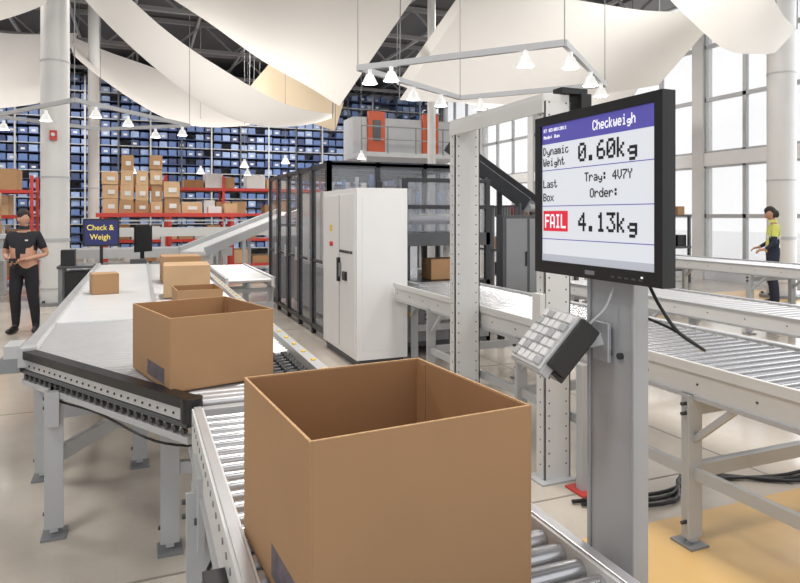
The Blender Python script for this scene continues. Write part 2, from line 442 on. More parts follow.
roller_conveyor('roller_conveyor', 2.66, 3.62, 0.3, 6.6, 0.90, 0.085, (0.9, 2.5, 4.1, 5.7), 0.028, 'steel', 'offw', True)
roller_conveyor('roller_conveyor', 2.98, 3.62, 6.63, 7.08, 0.90, 0.085, (6.85,), 0.028, 'steel', 'offw')
roller_conveyor('roller_conveyor', 8.1, 8.9, 2.0, 10.5, 0.98, 0.1, (2.6, 4.6, 6.6, 8.6, 10.2), 0.03, 'rollw', 'offw')
roller_conveyor('roller_conveyor', 5.0, 5.7, 0.8, 7.0, 0.84, 0.1, (1.4, 3.4, 5.4, 6.8), 0.03, 'rollw', 'offw')
b = B('belt_conveyor')
zc, yb = 0.95, 14.6
b.box(-3.5, 1.9, yb, yb+0.7, zc-0.05, zc, 'belt'); b.box(-3.5, 1.9, yb-0.04, yb, zc-0.15, zc+0.04, 'lgrey'); b.box(-3.5, 1.9, yb+0.7, yb+0.74, zc-0.15, zc+0.04, 'lgrey')
for x in (-3.2, -1.6, 0, 1.6): leg(b, x, yb, zc-0.14); leg(b, x, yb+0.7, zc-0.14)
b.done()
b = B('belt_conveyor')
zc, yb = 1.35, 16.0
b.box(-1.0, 4.4, yb, yb+0.6, zc-0.05, zc, 'belt'); b.box(-1.0, 4.4, yb-0.04, yb, zc-0.15, zc+0.06, 'offw')
b.box(-1.0, 4.4, yb-0.03, yb-0.01, zc+0.2, zc+0.24, 'lgrey')
for x in (-0.9, 0.5, 1.9, 3.2, 4.3):
    leg(b, x, yb, zc-0.14); b.box(x-0.02, x+0.02, yb-0.03, yb, zc, zc+0.24, 'lgrey')
b.done()
b = B('inclined_conveyor')
b.beam((0.9, 12.4, 1.0), (3.2, 14.6, 1.75), 0.6, 0.05, 'belt')
for o in (-0.3, 0.3):
    b.beam((0.9-o*0.7, 12.4+o*0.7, 1.03), (3.2-o*0.7, 14.6+o*0.7, 1.78), 0.05, 0.16, 'lgrey')
for t in (0.05, 0.35, 0.65, 0.95):
    for o in (-0.3, 0.3):
        x = 0.9+2.3*t-o*0.7; y = 12.4+2.2*t+o*0.7
        b.beam((x, y, 0), (x, y, 0.97+0.75*t), 0.06, 0.06, 'lgrey')
b.done()
roller_conveyor('roller_conveyor', 1.15, 1.75, 9.2, 12.0, 0.8, 0.1, (9.5, 11.8), 0.03, 'rollw', 'offw')

# ---------------------------------------------------------------- cardboard boxes
def tray(cx, cy, z, w, l, h, rot, label=True, closed=False, kc='card'):
    b = B('cardboard_box'); t = 0.006
    T = Matrix.Translation((cx, cy, z)) @ Matrix.Rotation(math.radians(rot), 4, 'Z')
    x, y = w/2, l/2
    if closed:
        b.box(-x, x, -y, y, 0, h, kc, T)
        b.box(-x-0.001, x+0.001, -0.03, 0.03, h-0.08, h+0.001, 'card2', T)
        return b.done(0.004)
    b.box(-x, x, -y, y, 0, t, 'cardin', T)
    for (a0, a1, c0, c1) in ((-x, -x+t, -y, y), (x-t, x, -y, y), (-x+t, x-t, -y, -y+t), (-x+t, x-t, y-t, y)):
        b.box(a0, a1, c0, c1, t, h-0.002, kc, T); b.box(a0, a1, c0, c1, h-0.002, h, 'cardedge', T)
    b.box(x-t-0.003, x-t, y-0.05-t, y-t, t, h-0.01, 'cardin', T)
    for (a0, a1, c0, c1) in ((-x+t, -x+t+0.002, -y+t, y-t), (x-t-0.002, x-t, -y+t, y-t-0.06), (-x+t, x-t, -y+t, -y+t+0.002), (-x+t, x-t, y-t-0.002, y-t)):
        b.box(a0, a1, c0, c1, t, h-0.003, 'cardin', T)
    b.box(-x+t, x-t, -0.002, 0.002, t, t+0.003, 'cardedge', T)
    if label:
        b.box(-x-0.0008, -x, -y+0.08, y-0.26, 0.02, 0.09, 'tape', T)
    return b.done(0.001)
tray(0.513, 1.41, 0.90, 0.50, 0.515, 0.39, 4.5)
tray(0.280, 3.31, 0.925, 0.49, 0.60, 0.325, 15)
tray(0.42, 5.35, 0.925, 0.34, 0.42, 0.20, 3, False)
tray(0.42, 6.6, 0.925, 0.42, 0.5, 0.30, -2, False, True, 'card2')
tray(0.44, 8.0, 0.925, 0.42, 0.5, 0.30, 2, False, True, 'card')
tray(-0.33, 7.0, 0.925, 0.24, 0.24, 0.20, 10, False, True)

# ---------------------------------------------------------------- monitor, pole, keypad
b = B('steel_post')
b.box(1.06, 1.10, 1.165, 1.325, 0.015, 1.72, 'post'); b.box(1.0, 1.2, 1.1, 1.38, 0, 0.015, 'grey')
b.box(1.052, 1.06, 1.161, 1.171, 0.015, 1.72, 'post'); b.box(1.052, 1.06, 1.319, 1.329, 0.015, 1.72, 'post')
for yy in (1.21, 1.25): b.cyl((1.050, yy, 1.365), (1.06, yy, 1.365), 0.008, 'hole', 10)
b.box(1.0, 1.06, 1.19, 1.29, 0.78, 0.86, 'alu')
b.done(0.003)

mon = bpy.data.objects.new('computer_monitor', None); COL.objects.link(mon)
W, H = 0.467, 0.42
MT = Matrix.Translation((1.02, 1.502, 1.545)) @ Matrix(((0,0,-1,0),(-1,0,0,0),(0,1,0,0),(0,0,0,1)))
mon.matrix_world = MT
def monpart(bb, bevel=0.0):
    return bb.done(bevel, parent=mon)
b = B('monitor_casing')
b.box(0, W, 0, H, -0.030, -0.004, 'black')
b.box(0, 0.024, 0, H, -0.004, 0.006, 'black'); b.box(W-0.024, W, 0, H, -0.004, 0.006, 'black')
b.box(0.024, W-0.024, H-0.024, H, -0.004, 0.006, 'black'); b.box(0.024, W-0.024, 0, 0.032, -0.004, 0.006, 'black')
b.box(0.14, 0.34, 0.1, 0.32, -0.032, -0.030, 'black')
for i in range(5): b.box(0.31+i*0.022, 0.322+i*0.022, 0.010, 0.014, 0.006, 0.0075, 'dgrey')
b.box(0.405, 0.411, 0.016, 0.020, 0.006, 0.0075, 'inkw')
b.box(0.215, 0.25, 0.010, 0.020, 0.006, 0.0068, 'grey')
monpart(b, 0.003)
sx0, sx1, sz0, sz1 = 0.024, W-0.024, 0.032, H-0.024
b = B('screen')
b.box(sx0, sx1, sz0, sz1, -0.004, -0.002, 'scr')
b.box(sx0, sx1, sz1-0.05, sz1, -0.002, -0.001, 'purple')
b.box(sx0, sx1, sz0, sz0+0.018, -0.002, -0.001, 'scr2')
for zz in (0.274, 0.178, 0.09): b.box(sx0, sx1, zz, zz+0.002, -0.002, -0.001, 'purple')
b.box(sx0+0.006, sx0+0.112, 0.112, 0.166, -0.002, -0.001, 'scrred')
monpart(b)
PF = {'0':[14,17,19,21,25,17,14],'1':[4,12,4,4,4,4,14],'2':[14,17,1,2,4,8,31],'3':[31,2,4,2,1,17,14],'4':[2,6,10,18,31,2,2],'6':[6,8,16,30,17,17,14],
'7':[31,1,2,4,8,8,8],'8':[14,17,17,14,17,17,14],'.':[0,0,0,0,0,12,12],':':[0,12,12,0,12,12,0],'k':[16,16,18,20,24,20,18],'g':[0,0,15,17,15,1,14],'F':[31,16,16,30,16,16,16],
'A':[14,17,17,17,31,17,17],'I':[14,4,4,4,4,4,14],'L':[16,16,16,16,16,16,31],'T':[31,4,4,4,4,4,4],'r':[0,0,22,25,16,16,16],'a':[0,0,14,1,15,17,15],
'y':[0,0,17,17,15,1,14],'V':[17,17,17,17,17,10,4],'Y':[17,17,10,4,4,4,4],'O':[14,17,17,17,17,17,14],'d':[1,1,13,19,17,17,15],'e':[0,0,14,17,31,16,14],
'D':[28,18,17,17,17,18,28],'n':[0,0,22,25,17,17,17],'m':[0,0,26,21,21,21,21],'i':[4,0,12,4,4,4,14],'c':[0,0,14,16,16,17,14],'W':[17,17,17,21,21,21,10],
'h':[16,16,22,25,17,17,17],'t':[8,8,28,8,8,9,6],'s':[0,0,14,16,14,1,30],'B':[30,17,17,30,17,17,30],'o':[0,0,14,17,17,17,14],'x':[0,0,17,10,4,10,17],
'C':[14,17,16,16,16,17,14],'w':[0,0,17,17,21,21,10],'R':[30,17,17,30,20,18,17],'M':[17,27,21,21,17,17,17],'u':[0,0,17,17,17,19,13],' ':[0]*7}
def ptext(s, x, z, w, h, k):
    bb = B('text_'+''.join(c for c in s.lower() if c.isalnum()))
    ux = w/(len(s)*6-1); uz = h/7
    for n, ch in enumerate(s):
        drop = 1.6 if ch in 'gy' else 0
        for r, bits in enumerate(PF[ch]):
            c = 0
            while c < 5:
                if bits >> (4-c) & 1:
                    e = c
                    while e < 4 and bits >> (3-e) & 1: e += 1
                    xx = x+(n*6+c)*ux; zz = z+(6-r-drop)*uz
                    bb.box(xx-0.05*ux, xx+(e-c+1.12)*ux, zz-0.06*uz, zz+1.06*uz, -0.001, -0.0004, k); c = e+1
                else: c += 1
    return bb.done(0, parent=mon)
ptext('Checkweigh', 0.235, 0.361, 0.145, 0.024, 'inkw')
ptext('RT 03:08:2011', sx0+0.008, 0.378, 0.10, 0.009, 'inkw')
ptext('Mode: Run', sx0+0.008, 0.360, 0.07, 0.009, 'inkw')
ptext('Dynamic', sx0+0.006, 0.316, 0.11, 0.021, 'ink')
ptext('Weight', sx0+0.006, 0.286, 0.094, 0.021, 'ink')
ptext('0.60kg', 0.180, 0.289, 0.205, 0.046, 'ink')
ptext('Last', sx0+0.006, 0.228, 0.062, 0.021, 'ink')
ptext('Box', sx0+0.006, 0.192, 0.046, 0.021, 'ink')
ptext('Tray: 4V7Y', 0.205, 0.238, 0.165, 0.022, 'ink')
ptext('Order:', 0.225, 0.198, 0.10, 0.022, 'ink')
ptext('FAIL', sx0+0.014, 0.121, 0.09, 0.036, 'inkw')
ptext('4.13kg', 0.180, 0.115, 0.205, 0.046, 'ink')

b = B('monitor_cable')
b.tube([(1.06,1.12,1.54),(1.06,1.09,1.50),(1.07,1.05,1.45),(1.10,1.02,1.42),(1.13,1.04,1.41),(1.125,1.12,1.44),(1.108,1.2,1.46)], 0.004, 'black')
b.done()

b = B('keypad_terminal')
T = Matrix.Translation((0.945, 1.345, 1.40)) @ Matrix.Rotation(math.radians(-8), 4, 'Z') @ Matrix.Rotation(math.radians(-48), 4, 'Y')
b.box(-0.095, 0.075, -0.085, 0.085, -0.025, 0.0, 'lgrey', T)
b.box(-0.09, 0.07, -0.08, 0.08, 0.0, 0.006, 'offw', T)
for i in range(6):
    for j in range(5):
        x = -0.082+i*0.025; y = -0.072+j*0.030
        b.box(x, x+0.02, y, y+0.024, 0.006, 0.014, 'white' if (i+j) % 4 else 'lgrey', T)
b.box(-0.07, 0.07, -0.105, -0.085, -0.05, 0.002, 'black', T)
b.box(-0.08, 0.06, -0.09, 0.06, -0.06, -0.025, 'black', T)
b.beam((0.965, 1.33, 1.37), (1.045, 1.26, 1.40), 0.025, 0.03, 'lgrey')
b.box(1.04, 1.051, 1.235, 1.29, 1.345, 1.44, 'alu')
b.cyl((1.0, 1.29, 1.36), (1.0, 1.29, 1.42), 0.018, 'alu', 14)
b.tube([(0.97,1.27,1.38),(0.99,1.24,1.44),(1.02,1.22,1.48),(1.045,1.22,1.53)], 0.003, 'lgrey')
b.done(0.002)

# ---------------------------------------------------------------- gantry frame
b = B('scanner_gantry')
def cpost(x0, x1, y, z0, z1):
    b.box(x0, x1, y, y+0.012, z0, z1, 'offw'); b.box(x0, x0+0.012, y, y+0.09, z0, z1, 'offw'); b.box(x1-0.012, x1, y, y+0.09, z0, z1, 'offw')
    z = z0+0.1
    while z < z1:
        for xx in (x0+0.035, x1-0.035): b.cyl((xx, y-0.001, z), (xx, y+0.001, z), 0.006, 'hole', 8)
        b.cyl((x0-0.001, y+0.045, z), (x0+0.001, y+0.045, z), 0.006, 'hole', 8)
        z += 0.08
    b.box(x0-0.05, x1+0.02, y-0.05, y+0.14, 0, 0.012, 'lgrey')
cpost(2.37, 2.60, 4.65, 0.0, 2.43)
cpost(2.38, 2.58, 3.42, 0.0, 2.43)
b.beam((2.47, 3.42, 2.45), (2.47, 4.74, 2.45), 0.2, 0.05, 'offw')
b.beam((2.37, 3.42, 2.40), (2.37, 4.74, 2.40), 0.012, 0.10, 'offw')
b.box(2.50, 2.70, 3.40, 3.5, 2.48, 2.52, 'black'); b.box(2.62, 2.70, 3.36, 3.5, 2.36, 2.48, 'black')
b.box(2.50, 2.56, 3.2, 3.26, 0, 0.78, 'lgrey'); b.box(2.46, 2.59, 3.14, 3.32, 0, 0.012, 'red')
b.box(2.34, 2.38, 3.41, 3.5, 0.95, 1.2, 'offw')
b.done(0.002)

# ---------------------------------------------------------------- control cabinet
b = B('control_cabinet')
b.box(2.2, 2.80, 6.67, 8.05, 0.1, 2.0, 'white'); b.box(2.24, 2.76, 6.7, 8.02, 0, 0.1, 'dgrey')
b.box(2.19, 2.2, 6.72, 8.0, 0.16, 1.94, 'white')
b.box(2.188, 2.19, 7.30, 7.31, 0.16, 1.94, 'hole')
b.box(2.155, 2.19, 7.26, 7.31, 0.92, 1.2, 'black'); b.box(2.16, 2.19, 7.22, 7.24, 0.98, 1.14, 'grey')
for i in range(5): b.cyl((2.17, 6.82+i*0.1, 1.28), (2.19, 6.82+i*0.1, 1.28), 0.018, 'hole', 10)
b.box(2.165, 2.19, 7.0, 7.12, 0.95, 1.05, 'black'); b.cyl((2.16, 7.6, 1.35), (2.19, 7.6, 1.35), 0.03, 'red', 14)
b.box(2.187, 2.19, 7.6, 7.70, 1.5, 1.58, 'yellow')
b.box(2.26, 2.74, 6.665, 6.67, 0.2, 1.9, 'white')
b.done(0.006)

# ---------------------------------------------------------------- packing machine (glass guarded)
b = B('packing_machine')
X0, X1, Y0, Y1, ZT = 2.32, 4.3, 8.2, 12.3, 2.42
nb = 5
for i in range(nb+1):
    y = Y0+(Y1-Y0)*i/nb
    for x in (X0, X1): b.box(x-0.03, x+0.03, y-0.03, y+0.03, 0, ZT, 'frame')
    b.box(X0, X1, y-0.03, y+0.03, ZT-0.06, ZT, 'frame')
for x in (X0, X1):
    for z in (0.12, ZT-0.05): b.box(x-0.03, x+0.03, Y0, Y1, z-0.03, z+0.03, 'frame')
    b.box(x-0.004, x+0.004, Y0, Y1, 0.15, ZT-0.08, 'glass')
b.box(X0-0.02, X0+0.02, Y0, Y1, 1.03, 1.07, 'frame')
for i in range(nb):
    y = Y0+(Y1-Y0)*i/nb
    b.box(X0-0.06, X0-0.035, y+0.08, y+0.11, 1.0, 1.2, 'lgrey')
    b.box(X0-0.035, X0-0.028, y+0.07, y+0.09, 0.2, 2.3, 'frame')
for x in (X0, 3.0, 3.7): b.box(x-0.03, x+0.03, Y0-0.03, Y0+0.03, 0, ZT, 'frame')
for z in (0.12, 1.4, ZT-0.05): b.box(X0, X1, Y0-0.03, Y0+0.03, z-0.03, z+0.03, 'frame')
b.box(X0, X1, Y0-0.004, Y0+0.004, 1.4, ZT, 'glass')
b.box(X0+0.03, X1-0.03, Y1-0.03, Y1, 0.1, 1.3, 'grey')
b.box(2.7, 3.9, 8.6, 12.0, 0.1, 0.85, 'lgrey'); b.box(2.7, 3.9, 8.6, 12.0, 0.85, 0.9, 'belt')
for i in range(5):
    y = 8.9+i*0.7
    b.box(2.8, 3.0, y, y+0.15, 0.9, 2.1, 'offw'); b.box(3.5, 3.8, y, y+0.3, 1.5, 2.1, 'lgrey')
    b.cyl((3.0, y, 1.7), (3.7, y, 1.7), 0.06, 'steel', 12); b.box(3.05, 3.45, y+0.16, y+0.45, 0.9, 1.15, 'card')
    b.cyl((3.2, y+0.1, 1.3), (3.2, y+0.1, 2.3), 0.03, 'lgrey' if i % 2 else 'blue1', 10)
b.done()

b = B('case_sealer')
b.box(2.95, 4.15, 7.15, 8.1, 0.1, 0.72, 'dgrey'); b.box(2.97, 3.55, 7.13, 7.15, 0.16, 0.68, 'grey'); b.box(3.6, 4.12, 7.13, 7.15, 0.16, 0.68, 'grey')
b.box(2.95, 4.15, 7.15, 8.1, 0.72, 0.88, 'frame')
for x in (2.98, 4.12):
    for y in (7.18, 8.07): b.box(x-0.03, x+0.03, y-0.03, y+0.03, 0, 2.15, 'frame')
b.box(2.95, 4.15, 7.15, 8.1, 1.32, 1.48, 'dgrey')
for z in (1.8, 2.13): b.beam((2.98, 7.18, z), (4.12, 7.18, z), 0.05, 0.05, 'frame')
b.box(3.0, 4.1, 7.175, 7.18, 1.5, 2.1, 'glass')
b.box(3.1, 3.2, 7.3, 7.9, 0.88, 1.32, 'steel'); b.box(3.95, 4.05, 7.3, 7.9, 0.88, 1.32, 'steel')
b.cyl((3.1, 7.4, 1.65), (4.0, 7.4, 1.65), 0.07, 'steel', 14)
for i in range(6): b.cyl((3.1+i*0.15, 7.5, 1.48), (3.15+i*0.15, 7.5, 2.0), 0.02, 'blue3' if i % 2 else 'alu', 8)
b.tube([(3.75,7.13,1.4),(3.8,7.12,1.0),(3.72,7.12,0.6),(3.78,7.13,0.3)], 0.012, 'black')
b.cyl((3.05, 7.12, 0.5), (3.05, 7.15, 0.5), 0.04, 'yellow', 14)
b.done(0.004)
tray(3.6, 7.45, 0.885, 0.42, 0.3, 0.26, 0, False, True)

b = B('inclined_belt_conveyor')
P0, P1 = Vector((4.60, 9.0, 2.72)), Vector((5.40, 8.05, 1.8))
d = (P1-P0); sd = d.cross(Vector((0,0,1))).normalized()*0.3
b.beam(P0, P1, 0.55, 0.10, 'dgrey')
for sg in (-1, 1):
    b.beam(P0+sd*sg+Vector((0,0,0.05)), P1+sd*sg+Vector((0,0,0.05)), 0.04, 0.2, 'frame')
    for t in (0.08, 0.5, 0.92):
        q = P0+d*t+sd*sg; b.beam((q.x, q.y, 0), (q.x, q.y, q.z), 0.06, 0.06, 'dgrey')
b.cyl(P0-sd, P0+sd, 0.06, 'grey', 14); b.cyl(P1-sd, P1+sd, 0.06, 'grey', 14)
b.done()
b = B('electrical_enclosure')
b.box(4.55, 5.35, 7.5, 7.68, 0.5, 1.7, 'dgrey'); b.box(4.6, 4.93, 7.49, 7.5, 0.55, 1.65, 'grey'); b.box(4.97, 5.3, 7.49, 7.5, 0.55, 1.65, 'grey')
for x in (4.58, 5.3): b.box(x-0.03, x+0.03, 7.55, 7.65, 0, 0.5, 'black')
b.box(4.9, 4.92, 7.47, 7.49, 1.0, 1.2, 'black')
b.done(0.004)

b = B('floor_cable')
for k in range(3):
    b.tube([(2.35+0.03*k,3.1-0.05*k,0.018),(2.9,3.0-0.06*k,0.018),(3.3,3.05+0.05*k,0.018),(3.9,2.9-0.05*k,0.018),(4.6,3.0,0.018)], 0.012, 'black')
b.done()

# ---------------------------------------------------------------- background racks
b = B('crate_rack')
yr = 28.0
for r in range(20):
    z = 0.3+r*0.35
    b.box(-8, 13.5, yr, yr+1.0, z-0.03, z, 'lgrey' if r % 3 == 0 else 'blue2')
    x = -7.9
    while x < 13.3:
        w = 0.30
        if random.random() < 0.9:
            k = random.choice(['blue1','blue1','blue2','blue3','blue1','blue3'])
            dy = random.random()*0.12
            b.box(x, x+w, yr+0.02+dy, yr+0.9, z, z+0.2+0.06*random.random(), k)
            if random.random() < 0.3: b.box(x+0.08, x+0.22, yr+0.01+dy, yr+0.02+dy, z+0.06, z+0.14, 'offw')
        x += 0.36
for i in range(19):
    x = -8+i*1.2
    b.box(x-0.03, x+0.03, yr-0.04, yr, 0, 7.2, 'lgrey' if i % 2 else 'dgrey')
b.done()
def pallet_rack(x0, x1, y, levels, seed, dens=0.85, tall=False):
    random.seed(seed)
    b = B('pallet_rack')
    n = max(1, round((x1-x0)/1.6))
    for i in range(n+1):
        x = x0+(x1-x0)*i/n
        for yy in (y, y+0.9): b.box(x-0.035, x+0.035, yy-0.035, yy+0.035, 0, levels[-1]+0.35, 'red')
        b.beam((x, y, 0.3), (x, y+0.9, 1.2), 0.03, 0.03, 'red')
    for z in levels:
        b.box(x0, x1, y-0.05, y-0.01, z-0.08, z, 'red'); b.box(x0, x1, y+0.9, y+0.94, z-0.08, z, 'red'); b.box(x0, x1, y, y+0.9, z-0.03, z-0.01, 'lgrey')
        x = x0+0.1
        while x < x1-0.5:
            w = 0.28+random.random()*0.3; h = 0.18+random.random()*0.25+(0.15 if tall else 0)
            k = random.choice(['card','card2','card','card2','offw','cardin','lgrey'])
            if random.random() < dens: b.box(x, x+w, y+0.03+random.random()*0.1, y+0.8, z, z+h, k)
            x += w+0.04
    return b.done()
pallet_rack(-0.9, 5.5, 19.6, [0.25, 1.0, 1.75, 2.5], 3, 0.75)
pallet_rack(-7.0, -2.4, 17.5, [0.25, 1.0, 1.7, 2.3], 5, 1.0, True)
b = B('stacked_cartons')
random.seed(11)
x = -0.9
for i in range(6):
    w = 0.3+random.random()*0.22; z = 1.75
    for j in range((3, 4, 3, 4, 2, 1)[i]):
        h = 0.28+random.random()*0.14; dw = random.random()*0.05
        b.box(x+dw, x+w, 17.3+dw, 17.85, z, z+h, random.choice(['card','card2','cardin','card2'])); b.box(x+dw+w*0.3, x+w*0.8, 17.29+dw, 17.3+dw, z+h*0.3, z+h*0.6, 'offw'); z += h+0.005
    x += w+0.03
b.box(-1.0, 2.6, 17.2, 18.0, 1.65, 1.75, 'red')
for i in range(2): b.box(1.65+i*0.4, 1.98+i*0.4, 17.3, 17.8, 1.75, 1.92+0.08*i, ['offw','card2'][i])
for x in (-0.85, 0.7, 2.25):
    for y in (17.25, 17.95): b.box(x-0.04, x+0.04, y-0.04, y+0.04, 0, 1.65, 'red')
b.done(0.01)
b = B('stacked_cartons')
for i in range(4):
    for j in range(3):
        x = -4.4+i*0.42
        b.box(x, x+0.38, 15.6, 16.0, 1.3+j*0.3, 1.3+j*0.3+0.28, ['card','card2','cardin'][(i+j*2) % 3])
b.box(-4.6, -2.6, 15.5, 16.1, 1.2, 1.3, 'lgrey')
for x in (-4.5, -2.7):
    b.box(x-0.04, x+0.04, 15.6, 16.0, 0, 1.2, 'lgrey')
b.done(0.01)

b = B('mezzanine_platform')
b.box(6.6, 10.4, 19.5, 21.5, 3.6, 3.75, 'lgrey'); b.box(6.6, 10.4, 20.4, 21.5, 3.75, 5.0, 'lgrey')
for x in (7.1, 9.1):
    b.box(x, x+0.6, 20.3, 20.4, 3.75, 5.2, 'orange'); b.box(x+0.16, x+0.44, 20.28, 20.3, 4.2, 4.9, 'dgrey')
for x in (6.7, 10.3):
    for y in (19.6, 21.4): b.box(x-0.08, x+0.08, y-0.08, y+0.08, 0, 3.6, 'offw')
for x in (6.6, 7.5, 8.5, 9.5, 10.4): b.box(x-0.02, x+0.02, 19.5, 19.54, 3.7, 4.6, 'grey')
b.box(6.6, 10.4, 19.5, 19.54, 4.56, 4.6, 'grey'); b.box(6.6, 10.4, 19.5, 19.53, 4.15, 4.18, 'grey')
b.done()

b = B('workstation_desk')
b.box(-1.2, 0.35, 11.2, 11.9, 0.86, 0.9, 'dgrey')
for x in (-1.15, 0.3):
    for y in (11.25, 11.85): b.box(x-0.03, x+0.03, y-0.03, y+0.03, 0, 0.86, 'grey')
b.box(-1.1, -0.6, 11.3, 11.8, 0.1, 0.8, 'black'); b.box(-1.15, -0.95, 11.25, 11.5, 0.9, 1.15, 'black')
b.box(-0.15, 0.1, 11.25, 11.4, 0.9, 0.98, 'dgrey')
b.done(0.005)
def text(s, x, z, size, k, par, sxx=1.0, off=0.0, bold=0.0, sp=1.0):
    cu = bpy.data.curves.new('text', 'FONT'); cu.body = s; cu.size = size; cu.extrude = 0.0004; cu.offset = bold; cu.space_character = sp
    o = bpy.data.objects.new('tmp', cu); COL.objects.link(o)
    dg = bpy.context.evaluated_depsgraph_get(); me = bpy.data.meshes.new_from_object(o.evaluated_get(dg))
    bpy.data.objects.remove(o)
    me.materials.clear(); me.materials.append(M[k])
    ob = bpy.data.objects.new('text_'+''.join(c for c in s.lower() if c.isalnum()), me); COL.objects.link(ob); ob.parent = par
    ob.location = (x, z, off); ob.scale = (sxx, 1, 1)
    return ob
sg = bpy.data.objects.new('information_sign', None); COL.objects.link(sg)
ST = Matrix.Translation((-0.84, 11.3, 1.20)) @ Matrix(((1,0,0,0),(0,0,-1,0),(0,1,0,0),(0,0,0,1)))
sg.matrix_world = ST
b = B('sign_screen'); b.box(0, 0.53, 0, 0.44, -0.05, 0, 'black'); b.box(0.025, 0.505, 0.025, 0.415, 0, 0.004, 'navy')
b.box(0.24, 0.29, -0.285, 0, -0.05, -0.02, 'black'); b.box(0.16, 0.37, -0.298, -0.283, -0.12, 0.06, 'black')
b.done(0.003, parent=sg)
text('Check &', 0.055, 0.26, 0.122, 'signy', sg, 0.92, 0.006, 0.001)
text('Weigh', 0.10, 0.11, 0.122, 'signy', sg, 0.92, 0.006, 0.001)
b = B('flat_monitor')
T = Matrix.Translation((0.05, 11.6, 0.902)) @ Matrix.Rotation(math.radians(50), 4, 'Z')
b.box(-0.2, 0.2, -0.02, 0.02, 0.18, 0.62, 'black', T); b.box(-0.03, 0.03, 0.0, 0.04, 0, 0.2, 'black', T); b.box(-0.12, 0.12, -0.08, 0.1, 0, 0.015, 'black', T)
b.done(0.003)

for k, (x, y) in enumerate(((9.6, 11.0), (11.4, 12.2), (7.6, 12.6))):
    b = B('storage_bench')
    b.box(x, x+1.5, y, y+0.6, 0.86, 0.92, 'dgrey')
    for xx in (x+0.04, x+1.46):
        for yy in (y+0.04, y+0.56): b.box(xx-0.03, xx+0.03, yy-0.03, yy+0.03, 0, 1.7, 'dgrey')
    b.box(x, x+1.5, y, y+0.6, 0.3, 0.34, 'dgrey'); b.box(x, x+1.5, y, y+0.6, 1.66, 1.7, 'dgrey')
    for j in range(4):
        b.box(x+0.08+j*0.35, x+0.36+j*0.35, y+0.08, y+0.5, 0.92, 1.2, ['black','blue2','card','dgrey'][(j+k) % 4])
        b.box(x+0.08+j*0.35, x+0.36+j*0.35, y+0.08, y+0.5, 0.34, 0.6, ['green','card','black','yellow'][(j+k) % 4])
        b.box(x+0.08+j*0.35, x+0.3+j*0.35, y+0.08, y+0.5, 1.7, 1.92, ['card','offw','dgrey','red'][(j+k) % 4])
    b.done()
b = B('safety_fence')
for i in range(6):
    y = 8.6+i*0.9
    b.box(6.57, 6.63, y-0.03, y+0.03, 0, 1.9, 'dgrey')
for z in (0.15, 1.0, 1.87): b.box(6.58, 6.62, 8.6, 13.1, z-0.02, z+0.02, 'dgrey')
for i in range(45): b.box(6.595, 6.605, 8.6+i*0.1, 8.608+i*0.1, 0.15, 1.87, 'grey')
b.done()

